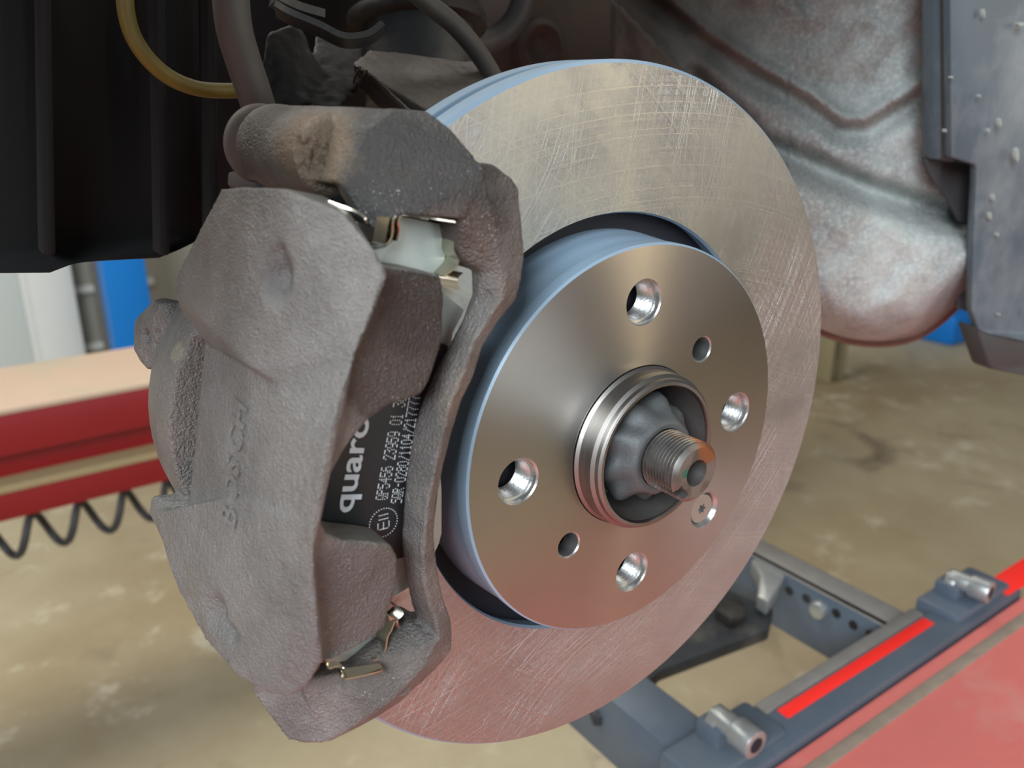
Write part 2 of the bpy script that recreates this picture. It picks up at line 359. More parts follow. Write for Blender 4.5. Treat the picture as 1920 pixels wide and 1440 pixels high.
o = link('hat', ev, None, disc)
lathe('groove_ring', [(-25, 69), (-25, 78), (-33, 80), (-33, 69)], M['gap'], disc, 96)
# ------------------------------------------------------------------ wheel hub behind the hat
hub = thing('wheel_hub', 'worn steel wheel hub with raised centring ring through the disc', 'wheel hub', (-20, 0, -30))
lathe('centring_ring', [(-8, 23.5), (-8, 28.1), (.5, 28.1), (1.5, 27.2), (4.0, 26.6), (4.6, 27.3), (7.2, 27.2), (8.2, 26.2), (9.6, 26.0), (10.4, 25.2), (10.4, 24.2), (9.4, 23.6), (2, 23.2), (-8, 23)], [M['hubsteel']], hub, 128)
lathe('bore_wall', [(9.2, 23.55), (-12, 22.4), (-12, 23.2), (9.0, 23.7)], M['darkbore'], hub, 96)
lathe('hub_flange', [(-20, 8), (-12.2, 8), (-12.2, 60), (-20, 60)], M['darkbore'], hub, 96)
for (T, Z, r, r2) in HOLES:   # threaded bolt bores seen through the disc
    prof = []
    for k in range(7): prof += [(-7.2+k*-1.6+5.6-5.0, 6.3), (-8.0+k*-1.6+.6, 5.4)]
    prof = [(-2.6-.75*k, 6.35 if k % 2 == 0 else 5.6) for k in range(10)]+[(-11, 7.2), (-2.5, 7.2)]
    lathe('bolt_thread', prof, M['bore'], hub, 40, (T, Z))
    lathe('bolt_bore_end', [(-10.5, .2), (-10.5, 6.4), (-12, 6.4), (-12, .2)], M['gap'], hub, 24, (T, Z))
# ------------------------------------------------------------------ axle stub, cap
ax = thing('axle_shaft', 'threaded axle stub with centre hole, cut slot and rust on its rim', 'axle', (0, 0, -11))
prof = [(27.2, 4.5), (27.2, 8.6), (26.2, 9.9)]; x = 26.0
while x > 12.5: prof += [(x, 10.1), (x-.3, 10.1), (x-.75, 9.1), (x-.95, 9.1)]; x -= 1.4
prof += [(8, 9.2), (8, 2), (19, 2), (20.5, 4.3)]
bm = bmesh.new(); lathe_bm(bm, prof, 72); o = link('stub', bm_mesh('stub', bm, 30), None)
cb = bmesh.new(); ca = R(203)
def rot2(T, Z, a): return (T*math.cos(a)-Z*math.sin(a), T*math.sin(a)+Z*math.cos(a))
pts = []
for X in (14.5, 30):
    for (a, b) in ((6.6, -2.6), (6.6, 2.6), (14, -2.9), (14, 2.9)):
        q = rot2(a, b, R(222)); pts.append(np.array([X, q[0], q[1]]))
bm_hull(cb, pts); cm = bpy.data.meshes.new('c'); cb.to_mesh(cm); cb.free(); co = bpy.data.objects.new('c', cm); COL.objects.link(co)
mb = o.modifiers.new('b', 'BOOLEAN'); mb.object = co; mb.operation = 'DIFFERENCE'; mb.solver = 'EXACT'
ev = evaluated(o); ev.name = 'stub'; bpy.data.objects.remove(o); bpy.data.objects.remove(co); link('stub', sharp(ev, 30), M['axle'], ax)
lathe('hole_bottom', [(18.5, .1), (19.2, 2.2), (20.2, 4.4), (18, 4.4), (17, .1)], M['darkbore'], ax, 32)
cap = thing('axle_nut_cap', 'dark grey crimped locking cap around the axle stub inside the hub', 'nut', (0, 0, -18))
def crimp(X, r, a):
    k = max(0, 1-abs(X-4)/9.); return r*(1+.085*k*math.cos(9*a+.25*X)+.03*k*math.sin(5*a+1))
lathe('cap_shell', [(-11, 10), (-11, 17), (-4, 17.8), (0, 18.2), (3.5, 18.2), (5.5, 17.4), (7, 15.9), (9, 14.6), (11.4, 13.4), (12.6, 12.5), (12.9, 11.6), (12.6, 10.2)], M['boot'], cap, 128, ang=60, rmod=crimp)
# ------------------------------------------------------------------ retaining screw (six-lobed recess)
sw = thing('retaining_screw', 'zinc countersunk screw with star recess holding the disc', 'screw', (-2, SCREW[0], SCREW[1]-6))
bm = bmesh.new(); N = 48; cT, cZ = SCREW[0]-.2, SCREW[1]+.1
def star(a): return 1.75+.5*math.cos(6*a)
rings = []
for (X, f) in ((-4.5, 0), (-2.4, 5.6), (-1.4, 5.8), (-1.1, 5.5), (-1.1, 's'), (-3.6, 's'), (-3.9, .05)):
    rings.append([bm.verts.new(W((X, cT+(star(2*math.pi*k/N) if f == 's' else max(f, .05))*math.cos(2*math.pi*k/N), cZ+(star(2*math.pi*k/N) if f == 's' else max(f, .05))*math.sin(2*math.pi*k/N)))) for k in range(N)])
for A, B in zip(rings, rings[1:]):
    for k in range(N): bm.faces.new((A[k], A[(k+1) % N], B[(k+1) % N], B[k]))
link('screw_head', bm_mesh('screw_head', bm, 30), M['screw'], sw)

# ------------------------------------------------------------------ caliper
cal = thing('brake_caliper', 'grey-brown weathered cast iron brake caliper with two fingers over the pad', 'brake caliper', UV(-20, 120, -80))
body = bmesh.new()
def slab(bm, pts, dep, extra=()):
    """hull of outer surface points and the same points pushed in towards the axle by dep mm"""
    a = [P(*p) for p in pts]; bm_hull(bm, a+[(p-dep*U_ if p[0] < 0 else p-4.5*U_-(p[0]*.5+2)*X_) for p in a]+list(extra))
upper = [(414, 354, -40), (455, 350, -24), (530, 352, -9), (640, 397, 6), (702, 470, 16), (728, 516, 20), (700, 590, 20), (668, 665, 19), (560, 745, 2), (475, 692, -12), (384, 640, -50), (347, 586, -60), (325, 547, -66), (330, 515, -64)]
slab(body, upper+[(470, 400, -22), (400, 520, -39)], 11)
centre = [(384, 632, -52), (480, 665, -17), (668, 660, 18), (640, 740, 18.5), (606, 860, 19), (583, 1000, 19), (584, 1060, 19), (430, 1060, -16), (350, 975, -52), (365, 880, -52), (378, 760, -52), (472, 725, -21), (455, 950, -15)]
slab(body, centre, 11)
lower = [(357, 950, -48), (430, 930, -20), (500, 950, -3), (583, 980, 19), (586, 1080, 20), (596, 1180, 20), (606, 1240, 19), (575, 1288, 14), (545, 1306, 9), (500, 1300, 3), (445, 1270, -8), (385, 1200, -24), (335, 1110, -40), (310, 1040, -52), (290, 960, -62)]
slab(body, lower, 11)
# left side lump joining bridge to the piston housing, below the slot
slab(body, [(284, 930, -66), (330, 925, -62), (372, 950, -50), (380, 1050, -34), (325, 1060, -48), (297, 1000, -62), (278, 960, -72)], 14)
slab(body, [(330, 512, -66), (384, 640, -52), (368, 625, -60), (332, 570, -70)], 12)
# fingers: face polygon, nonplanar, extruded back to the pad
UF = [(722, 500, 15), (780, 508, 13), (828, 518, 12), (833, 560, 12), (829, 640, 12), (806, 715, 12.5), (788, 742, 13), (735, 757, 13.5), (690, 788, 14), (650, 838, 14.5), (618, 895, 15), (603, 935, 15.5), (600, 970, 15.5), (612, 1000, 15), (645, 1014, 14.5), (700, 1018, 14), (733, 1022, 13.5), (747, 1045, 13), (745, 1100, 13), (728, 1150, 13), (722, 1178, 13), (680, 1207, 13.5), (612, 1243, 15), (560, 1262, 14), (560, 1000, 15), (600, 800, 15), (660, 640, 15)]
fr = [P(*p) for p in UF]; bk = [np.array([1.6, p[1], p[2]]) for p in fr]
bm_solid(body, fr, bk)
# piston housing
ph = bmesh.new()
cu = (100, 0); cc = UV(0, 98, 1)
A1 = [UV(-56, 79+59.3*math.cos(t), -5.4+59.3*math.sin(t)) for t in np.linspace(R(-42), R(44), 18)]
A2 = [UV(-66, 78+61.5*math.cos(t), -5.4+61.5*math.sin(t)) for t in np.linspace(R(-44), R(46), 18)]
A3 = [UV(-96, 68+66.0*math.cos(t), -9.5+66.0*math.sin(t)) for t in np.linspace(R(-44), R(46), 18)]
A4 = [UV(-60, 66+59.3*math.cos(t), -5.4+59.3*math.sin(t)) for t in np.linspace(R(-42), R(44), 9)]
A5 = [UV(-96, 66+54*math.cos(t), -9.5+54*math.sin(t)) for t in np.linspace(R(-44), R(46), 9)]
bm_hull(body, A1+A2+A3+A4+A5)
# bevel collar, recess in the housing's outboard end
cuts = []
def ell(l, c, r3): l.append((c, r3))
# probe surface of the raw solid to seat dents and letters
tmp = body.copy(); bvh = BVHTree.FromBMesh(tmp)
def hit(px, py, tree):
    d = dirW(ray(px, py)).normalized(); r = tree.ray_cast(W(CAM), d); return r[0], r[1]
def toF(p): return np.array([-p.y*1000, p.x*1000, p.z*1000])
h, nn = hit(519, 520, bvh); ell(cuts, toF(h), (7, 4.6, 9))
h, nn = hit(521, 482, bvh); ell(cuts, toF(h), (4., 2.0, 5.5))
h, nn = hit(405, 1150, bvh); ell(cuts, toF(h), (8, 3.4, 8))
h, nn = hit(430, 1188, bvh); ell(cuts, toF(h), (8.0, 2.4, 4))
tmp.free()
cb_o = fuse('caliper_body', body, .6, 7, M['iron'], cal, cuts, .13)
bb = bmesh.new(); bb.from_mesh(cb_o.data); bvh = BVHTree.FromBMesh(bb); bb.free()
# worn cast letters running up the bridge
font = None
def text_mesh(s, size, ext, off=0.):
    c = bpy.data.curves.new('t', 'FONT'); c.body = s; c.size = size*.001; c.extrude = ext*.001; c.offset = off*.001; c.resolution_u = 3
    c.align_x = 'CENTER'; c.align_y = 'CENTER'
    o = bpy.data.objects.new('t', c); COL.objects.link(o); me = evaluated(o); bpy.data.objects.remove(o); return me
def place(me, pos, xdir, nrm, sx=1., sy=1.):
    z = nrm.normalized(); x = (xdir-z*xdir.dot(z)).normalized(); y = z.cross(x)
    m = Matrix((x*sx, y*sy, z)).transposed().to_4x4(); m.translation = pos; me.transform(m)
def join(name, meshes, mat, parent, ang=40):
    bm = bmesh.new()
    for q in meshes: bm.from_mesh(q)
    me = bpy.data.meshes.new(name); bm.to_mesh(me); bm.free(); sharp(me, ang); return link(name, me, mat, parent)
ls = []
for ch, (px, py) in zip('BOSCH', [(432, 968), (438, 918), (441, 873), (446, 824), (452, 776)]):
    h, nn = hit(px, py, bvh); h2, _ = hit(px+4, py-25, bvh)
    me = text_mesh(ch, 9.6, .5, .25); place(me, h+nn.normalized()*.1*.001, (h2-h), nn, 1., 1.25); ls.append(me)
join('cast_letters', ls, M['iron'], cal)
# bleed boss at the far left, with socket
boss = bmesh.new()
c1 = [P(*p) for p in ((285, 590, -96), (318, 566, -92), (262, 610, -104), (260, 665, -104), (275, 692, -100), (300, 680, -92), (325, 620, -86), (300, 570, -92))]
bm_hull(boss, c1+[p-9*U_ for p in c1]+[p-np.array([8., 0, 0]) for p in c1])
kc = []; ell(kc, P(270, 630, -100), (3.0, 4, 3.2)); ell(kc, P(292, 626, -93), (2.2, 2.5, 2.4)); ell(kc, P(289, 650, -94), (2., 2.5, 2.))
fuse('bleed_boss', boss, .6, 4, M['bracket'], cal, kc, .5)

# ------------------------------------------------------------------ bracket (carrier)
car = thing('caliper_bracket', 'dark cast iron caliper bracket arching over the disc edge behind the caliper', 'bracket', UV(0, 100, -90))
kb = bmesh.new()
def hullp(bm, pts, extra=()): bm_hull(bm, [P(*p) for p in pts]+list(extra))
# upper arm crossing the disc edge (light rusty face), then chamfer to the outboard frame
arm = [P(*p) for p in ((470, 235, -60), (478, 205, -56), (520, 197, -46), (600, 198, -22), (700, 203, -8), (742, 204, -2), (690, 245, 0), (640, 345, 0), (560, 325, -22), (500, 330, -44), (466, 300, -58))]
bm_hull(kb, arm+[p-9*U_ for p in arm])
ch1 = [P(*p) for p in ((690, 240, 0), (736, 204, -2), (800, 208, -2), (850, 248, 4), (887, 290, 9), (906, 330, 12), (870, 410, 12), (750, 400, 8), (700, 400, 4), (640, 345, 0))]
bm_hull(kb, ch1+[np.array([-9., p[1]+2, p[2]]) for p in ch1])
lo2 = [P(*p) for p in ((640, 345, 0), (700, 335, 3), (752, 398, 8), (742, 415, 8), (733, 430, 6), (706, 430, 4), (690, 425, 3), (668, 385, 1))]
bm_hull(kb, lo2+[np.array([-9., p[1]+2, p[2]]) for p in lo2])
# outboard plate below the chamfer
def fb(bm, pts, xb): a = [P(*p) for p in pts]; bm_hull(bm, a+[np.array([xb, p[1], p[2]]) for p in a])
fb(kb, [(862, 405, 11), (906, 330, 12), (922, 400, 12.5), (938, 480, 12.5), (948, 520, 12.5), (905, 512, 9), (870, 488, 8), (862, 470, 8)], -6)
fb(kb, [(903, 305, 11), (925, 308, 10), (958, 332, 9), (972, 352, 9), (977, 400, 9.5), (984, 485, 10), (977, 520, 10.5), (948, 540, 12.5), (938, 480, 12.5), (922, 400, 12.5)], 0)
# tie bar sections: left edge, ridge, right edge
SEC = [((903, 512, 9), (950, 515, 12.5), (980, 515, 10.5)), ((893, 560, 6.5), (942, 560, 12.5), (967, 562, 10)), ((869, 600, 4), (912, 602, 12), (932, 606, 10)),
       ((846, 640, 2), (886, 645, 12), (906, 650, 10)), ((822, 680, 2), (868, 700, 12), (888, 705, 10)), ((794, 740, 2), (846, 750, 12), (866, 752, 10)),
       ((775, 800, 2), (832, 805, 12), (848, 807, 10)), ((764, 865, 2), (818, 868, 12), (833, 868, 10)), ((756, 940, 2), (803, 942, 12), (818, 943, 10)),
       ((753, 1000, 2), (796, 1002, 12), (814, 1003, 10)), ((755, 1045, 2), (793, 1047, 12), (818, 1047, 10)), ((761, 1090, 2), (795, 1090, 12), (824, 1088, 10)),
       ((770, 1130, 2), (804, 1130, 12), (833, 1125, 10)), ((783, 1165, 3), (818, 1165, 12), (845, 1162, 10)), ((790, 1195, 4), (824, 1205, 12.5), (848, 1190, 10))]
S3 = []
for s in SEC:
    a, b, c = [P(*q) for q in s]; S3.append([a, a*.5+b*.5+np.array([.7, 0, 0])-0*U_, b, c, c+np.array([-7.5, 1.0, 0]), np.array([1.8, a[1]+1.5, a[2]])])
for A, B in zip(S3, S3[1:]): bm_hull(kb, A+B)
# lower arm
fb(kb, [(822, 1200, 12.5), (848, 1190, 10), (847, 1218, 10), (832, 1240, 10), (793, 1278, 9), (735, 1327, 7), (700, 1345, 5), (722, 1325, 11), (790, 1258, 12.5)], -5)
fb(kb, [(783, 1165, 4), (822, 1200, 12.5), (790, 1258, 12.5), (722, 1325, 11), (700, 1343, 9), (640, 1300, 4), (650, 1255, 3), (720, 1235, 2), (745, 1190, 1), (760, 1160, 2)], -6)
la = [P(*p) for p in ((640, 1262, 2), (722, 1322, 11), (698, 1345, 8), (655, 1372, 6), (612, 1393, 4), (580, 1396, 1), (540, 1389, -3), (505, 1340, -8), (468, 1292, -14), (540, 1270, -6))]
bm_hull(kb, la+[p-9*U_+3*V_ for p in la])
fb(kb, [(560, 1275, -2), (640, 1262, 2), (660, 1330, 6), (600, 1380, 2)], -6)
# inboard half of the frame, behind the caliper
bm_hull(kb, [UV(X, u, v) for X in (-70, -38) for u, v in ((112, 84), (122, 80), (122, 62), (60, 84), (60, 62))])
bm_hull(kb, [UV(X, u, v) for X in (-70, -38) for u, v in ((104, -78), (110, -72), (110, -60), (60, -78), (60, -62))])
bm_hull(kb, [UV(X, u, v) for X in (-62, -40) for u, v in ((60, 84), (74, 84), (60, -84), (74, -84))])
bm_hull(kb, [UV(-60, 98, -78), UV(-60, 108, -62), UV(-44, 98, -78), UV(-44, 108, -62), UV(-12, 118, -77), UV(-12, 128, -66), UV(-8, 104, -80), UV(-20, 122, -60)])
# guide pin boss and rings
gp = UV(0, 117.5, 72.8)
lathe_bm(kb, [(-60, .5), (-60, 10.6), (-55, 11.9), (-50, 11.8), (-44, 11.2), (-16, 10.8), (-14, 9), (-14, .5)], 40, (gp[1], gp[2]), False)
kc = []; bvb = BVHTree.FromBMesh(kb)
for i, (px, py) in enumerate([(556, 264), (566, 276), (580, 270), (592, 285), (606, 282), (560, 290), (574, 300), (590, 303), (602, 312), (566, 316), (582, 320), (598, 324)]):
    h, nn = hit(px, py, bvb); ell(kc, toF(h), (2.0, 1.7, 2.0) if i % 3 else (1.6, 1.6, 2.8))
fuse('bracket_casting', kb, .6, 3, M['bracket'], car, kc, .2)
pin = thing('guide_pin_boot', 'dusty purplish round rubber guide pin boot at the bracket end', 'rubber boot', gp-12*np.array([0, 0, 1.])+np.array([-72., 0, 0]))
lathe('boot_disc', [(-70, .5), (-70, 10.6), (-67.5, 11.8), (-65, 11.2), (-63.5, 9.0), (-60.2, 8.8), (-60.2, .5)], M['dustrubber'], pin, 48, (gp[1], gp[2]), False, ang=50)
bm = bmesh.new(); bm_hull(bm, [P(*p) for p in ((424, 318, -74), (482, 325, -66), (480, 360, -66), (424, 352, -74))]+[P(*p)-8*U_ for p in ((424, 318, -74), (482, 325, -66), (480, 360, -66), (424, 352, -74))])
bevelled('boot_sleeve', bm, 1.2, M['dustrubber'], pin)

# ------------------------------------------------------------------ outboard pad
pad = thing('brake_pad', 'new outboard brake pad with grey-green back plate and black printed shim', 'brake pad', UV(-8, 100, -60))
OUT = [(690, 470), (722, 462), (738, 448), (742, 412), (752, 405), (828, 419), (841, 432), (838, 470), (831, 516), (826, 546), (840, 556), (872, 582), (850, 625), (846, 660), (832, 760), (824, 850), (829, 920), (829, 1000), (824, 1020), (812, 1045), (800, 1070), (766, 1103), (727, 1127), (716, 1180), (706, 1222), (695, 1230), (640, 1242), (612, 1246), (560, 1200), (570, 1000), (600, 850), (640, 720), (660, 560)]
fr = [P(x, y, 0.) for x, y in OUT]; bm = bmesh.new(); bm_solid(bm, fr, [p-5*X_ for p in fr])
plate = bevelled('backing_plate', bm, .5, M['plate'], pad)
FRI = [(700, 560), (800, 560), (850, 600), (840, 660), (826, 760), (818, 850), (822, 920), (820, 1000), (795, 1060), (745, 1100), (660, 1180), (600, 1160), (590, 1000), (610, 850), (650, 720)]
f2 = [P(x, y, -5.) for x, y in FRI]; bm = bmesh.new(); bm_solid(bm, f2, [p-10.8*X_ for p in f2])
bevelled('friction_lining', bm, .6, M['lining'], pad)
SH = [(660, 620), (822, 642), (840, 648), (838, 700), (828, 760), (820, 850), (824, 900), (812, 1000), (790, 1030), (765, 1042), (748, 1048), (690, 1050), (600, 1040), (585, 1000), (595, 900), (630, 760)]
f3 = [P(x, y, .8) for x, y in SH]; bm = bmesh.new(); bm_solid(bm, f3, [p-.8*X_ for p in f3])
shim = bevelled('shim', bm, .2, M['shim'], pad)
prt = []
def write(s, p0, p1, size, sx, off=0., X=.95):
    """flat lettering on the shim from pixel p0 to p1 along its reading direction"""
    a, b = W(P(*p0, X)), W(P(*p1, X)); me = text_mesh(s, size, .05, off)
    xs = [v.co.x for v in me.vertices]; wd = max(xs)-min(xs); ln = (b-a).length
    place(me, (a+b)/2, b-a, Vector((0, -1, 0)), ln/wd if sx is None else sx, 1.); return me
me1 = write('quaro', (643, 961), (677, 781), 8.6, None, .16)
join('brand_print', [me1], M['print'], shim)
# dot-matrix lettering: each stroke cell is a small raised dot
FONT5 = {'Q': '01110 10001 10001 10101 10010 01101', 'P': '11110 10001 11110 10000 10000 10000', 'S': '01111 10000 01110 00001 00001 11110', 'R': '11110 10001 11110 10100 10010 10001',
 '0': '01110 10001 10001 10001 10001 01110', '1': '00100 01100 00100 00100 00100 01110', '2': '01110 10001 00010 00100 01000 11111', '3': '11110 00001 00110 00001 10001 01110',
 '4': '00010 00110 01010 11111 00010 00010', '5': '11111 10000 11110 00001 10001 01110', '6': '01110 10000 11110 10001 10001 01110', '7': '11111 00001 00010 00100 00100 00100', '8': '01110 10001 01110 10001 10001 01110',
 '9': '01110 10001 10001 01111 00001 01110', '-': '00000 00000 01110 00000 00000 00000', '/': '00001 00001 00010 00100 01000 10000', 'E': '11111 10000 11110 10000 10000 11111', ' ': '00000 00000 00000 00000 00000 00000'}
bm = bmesh.new()
def dot(c, r=.17):
    vs = [bm.verts.new(W(c+np.array([dx, r*math.cos(a), r*math.sin(a)]))) for dx in (0, .06) for a in [math.pi*k/3 for k in range(6)]]
    bm.faces.new(vs[6:]); 
    for k in range(6): bm.faces.new((vs[k], vs[(k+1) % 6], vs[6+(k+1) % 6], vs[6+k]))
def dots(s, p0, p1, hgt):
    a, b = P(*p0, .8), P(*p1, .8); d = b-a; L = np.linalg.norm(d); d /= L; up = np.cross(X_, d); adv = L/len(s)
    for i, ch in enumerate(s):
        for r_, row in enumerate(FONT5[ch].split()):
            for c_, q in enumerate(row):
                if q == '1': dot(a+d*(adv*i+adv*.78*c_/4.5+adv*.1)+up*hgt*(1-r_/5.), .16)
dots('QP5456 23959 01 30', (725, 937), (762, 742), 3.4)
dots('SQR-0280/1104/217777 E', (752, 943), (791, 720), 3.2)
c0 = P(719, 980, .8)
for k in range(34): dot(c0+4.3*np.array([0, math.cos(k*math.pi/17), math.sin(k*math.pi/17)]), .17)
dE = P(719, 958, .8)-P(719, 980, .8); dE /= np.linalg.norm(dE); upE = np.cross(X_, dE)
for q in np.linspace(-1.7, 1.7, 8): dot(c0-1.9*dE+q*upE)
for s in (-1.7, 0, 1.7):
    for q in np.linspace(-1.9, 0., 5): dot(c0+q*dE+s*upE)
for o1 in (1.1, 2.4):
    for q in np.linspace(-1.3, 1.3, 6): dot(c0+o1*dE+q*upE)
link('dot_print', bm_mesh('dot_print', bm), M['print2'], shim)

# ------------------------------------------------------------------ spring clips
def clip(name, label, strips, base):
    t = thing(name, label, 'spring clip', base)
    for nm, pts, dep, th in strips:
        bm = bmesh.new(); ribbon_bm(bm, [P(*p) for p in pts], dep, th); link(nm, bm_mesh(nm, bm, 50), M['clip'], t)
    return t
clip('pad_spring_clip', 'shiny bent steel clip around the upper ear of the brake pad', [
    ('top_strip', [(744, 452, 3), (749, 432, 4), (747, 418, 5), (753, 404, 5.5), (772, 403, 6), (812, 410, 8), (861, 417, 9)], (-7, 0, 0), .5),
    ('side_leaf', [(848, 420, 6), (855, 432, 6), (852, 470, 6), (860, 489, 6), (850, 505, 6), (832, 518, 5)], (-6, 0, 0), .5),
    ('curled_lip', [(868, 512, 3), (858, 522, 4), (858, 532, 4), (864, 543, 4)], tuple(P(828, 518, 3)-P(862, 524, 3.5)), .5),
    ('folded_tab', [(697, 453, 5), (722, 458, 6), (732, 450, 6.5), (736, 436, 7), (737, 414, 8), (742, 404, 8)], (-5, 0, 0), .5),
    ('tab_face', [(699, 452, 5), (702, 430, 6), (707, 405, 7)], tuple(P(731, 406, 8.5)-P(707, 404, 7)), .5)], P(760, 470, 0))
clip('pad_spring_clip', 'tarnished bent steel clip under the lower ear of the brake pad', [
    ('curled_lip', [(738, 1131, 3), (757, 1149, 6), (747, 1163, 6), (750, 1178, 6)], tuple(P(725, 1150, 2)-P(742, 1160, 4)), .5),
    ('side_leaf', [(740, 1166, 6), (734, 1182, 6), (727, 1195, 6), (723, 1218, 6), (714, 1232, 6), (700, 1238, 6)], (-6, 0, 0), .5),
    ('bottom_leaf', [(614, 1242, 6), (617, 1253, 7), (633, 1250, 7), (645, 1254, 8), (642, 1264, 9), (650, 1273, 10), (712, 1259, 11), (716, 1249, 9)], (-2.5, 0, 0), .5),
    ('leaf_face', [(643, 1254, 8), (650, 1272, 10)], tuple(P(714, 1246, 9.5)-P(645, 1256, 8.5)), .5)], P(650, 1280, 5))
clip('pad_spring_clip', 'thin steel clip edge in the dark gap above the caliper', [
    ('outer_leaf', [(616, 378, -3), (650, 390, 0), (668, 397, 2), (683, 407, 4), (690, 420, 4)], (-8, 0, 0), .6),
    ('inner_leaf', [(510, 332, -44), (518, 345, -42), (552, 352, -34), (566, 368, -30)], (-8, 0, 0), .6)], P(616, 395, -5))

# ------------------------------------------------------------------ hose, cable, suspension, body behind
tag(tube('brake_hose', [P(430, -60, -80), P(437, 40, -80), P(455, 110, -82), P(480, 185, -84), P(500, 260, -92), P(500, 330, -104)], 5.4, M['hose'], n=20), 'grey flexible brake hose coming down behind the caliper', 'hose')
tag(tube('yellow_cable', [P(232, -60, -110), P(238, 30, -110), P(262, 90, -110), P(310, 140, -112), P(370, 166, -114), P(440, 170, -118), P(468, 166, -124)], 2.6, M['yellow']), 'yellow cable hanging in a curve before the black liner', 'cable')
lin = thing('wheel_arch_liner', 'black plastic wheel arch liner with vertical folds left of the caliper', 'arch liner', P(150, 515, -160))
bm = bmesh.new()
LB = [(-420, -300, -150), (-420, 517, -150), (95, 513, -150), (144, 494, -152), (202, 490, -154), (300, 485, -158), (338, 470, -160), (400, 440, -168), (400, -300, -168)]
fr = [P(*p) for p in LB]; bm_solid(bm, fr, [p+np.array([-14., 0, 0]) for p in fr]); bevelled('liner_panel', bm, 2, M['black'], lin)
for (x0, x1) in ((70, 92), (290, 306), (385, 400)):
    bm = bmesh.new(); a = [P(x0, -250, -146), P(x1, -250, -146), P(x1+14, 480, -146), P(x0+10, 480, -146)]; bm_hull(bm, a+[p+np.array([-12., 0, 0]) for p in a]); bevelled('liner_fold', bm, 1.5, M['black'], lin)
bm = bmesh.new(); a = [P(370, -300, -262), P(690, -300, -262), P(690, 420, -262), P(370, 420, -262)]; bm_hull(bm, a+[p-8*X_ for p in a]); bevelled('liner_back', bm, 2, M['black'], lin)
bk = thing('inner_wing_panel', 'dark red-brown inner body panel above and behind the disc', 'body panel', np.array([-330, 100, 0]))
bm = bmesh.new(); pts = [P(380, -500, -330), P(1560, -500, -300), P(1560, 520, -300), P(380, 560, -330)]; bm_hull(bm, pts+[p-15*X_ for p in pts]); bevelled('panel', bm, 3, M['redbrown'], bk)
o = lathe('pressed_boss', [(-322, 1), (-312, 12), (-310, 16), (-312, 20), (-330, 22), (-330, 1)], M['redbrown'], bk, 40, tuple(P(1020, 92, -310)[1:]), False)
tag(tube('black_wiring_loom', [P(985, -40, -270), P(975, 20, -270), P(945, 62, -270), P(905, 80, -270), P(860, 78, -268), P(830, 60, -265)], 7.5, M['rubber'], n=16), 'thick black wiring loom curving behind the top of the disc', 'wiring')
tag(tube('sensor_cable', [P(740, -50, -130), P(800, 5, -130), P(850, 45, -128), P(890, 90, -126), P(925, 145, -122), P(950, 200, -118)], 4.0, M['hose'], n=14), 'grey sensor cable running down to the disc top', 'cable')
st = thing('strut', 'dark blue-grey suspension strut tube behind the sensor cable', 'strut', P(780, 160, -200))
bm = bmesh.new(); c0, c1 = P(770, -200, -215), P(790, 200, -190); d = (c1-c0)/np.linalg.norm(c1-c0); s1 = np.cross(d, X_); s1 /= np.linalg.norm(s1); s2 = np.cross(d, s1)
r1 = [c0+27*(math.cos(a)*s1+math.sin(a)*s2) for a in [k*math.pi/24 for k in range(48)]]; bm_solid(bm, r1, [p+(c1-c0) for p in r1]); link('tube', bm_mesh('tube', bm, 40), M['strut'], st)
bm = bmesh.new(); e = c0*.42+c1*.58; r2 = [e+34*(math.cos(a)*s1+math.sin(a)*s2) for a in [k*math.pi/24 for k in range(48)]]; bm_solid(bm, r2, [p+d*6 for p in r2]); bevelled('spring_seat', bm, 1, M['dark'], st)
am = bmesh.new()
a = [P(*p) for p in ((660, 118, -120), (690, 92, -135), (905, 118, -135), (930, 150, -120), (915, 260, -95), (815, 260, -85), (800, 208, -90))]
bm_hull(am, a+[p+np.array([-7., 4, -4]) for p in a]); 
a = [P(*p) for p in ((660, 118, -116), (672, 112, -112), (822, 250, -80), (800, 252, -80))]; bm_hull(am, a+[p+np.array([-6., 0, -5]) for p in a])
tag(fuse('suspension_arm', am, 1.0, 4, M['arm'], None, None, .6), 'rusty flat suspension arm plate between hose and disc', 'suspension arm')
kn = bmesh.new()
hullp(kn, [(500, 60, -150), (560, 40, -150), (600, 130, -140), (560, 200, -130), (480, 240, -140), (505, 150, -150)], [P(540, 120, -190), P(500, 240, -190)])
hullp(kn, [(590, 60, -160), (680, 80, -160), (690, 150, -140), (640, 210, -120), (570, 200, -130)], [P(620, 120, -200)])
hullp(kn, [(430, 380, -110), (700, 380, -90), (700, 250, -110), (430, 250, -120)], [P(560, 320, -150)])
tag(fuse('steering_knuckle', kn, 1.3, 6, M['dark'], None, None, 1.2), 'grimy black steering knuckle casting in the shadow behind bracket', 'knuckle')
br = bmesh.new(); ribbon_bm(br, [P(515, 5, -110), (P(545, 22, -110)), P(600, 45, -108), P(645, 66, -106), P(690, 62, -106), P(718, 42, -108)], (-9, 4, -3), 2.2)
tag(link('hose_bracket', bm_mesh('hose_bracket', br, 50), M['strut']), 'bent dark steel hose bracket above the bracket arm', 'bracket')
bt = bmesh.new(); ribbon_bm(bt, [P(520, -10, -118), P(560, 10, -118), P(610, 25, -118)], (-8, 0, -2), 3)
link('bracket_foot', bm_mesh('bracket_foot', bt, 50), M['strut'], COL.objects['hose_bracket'])

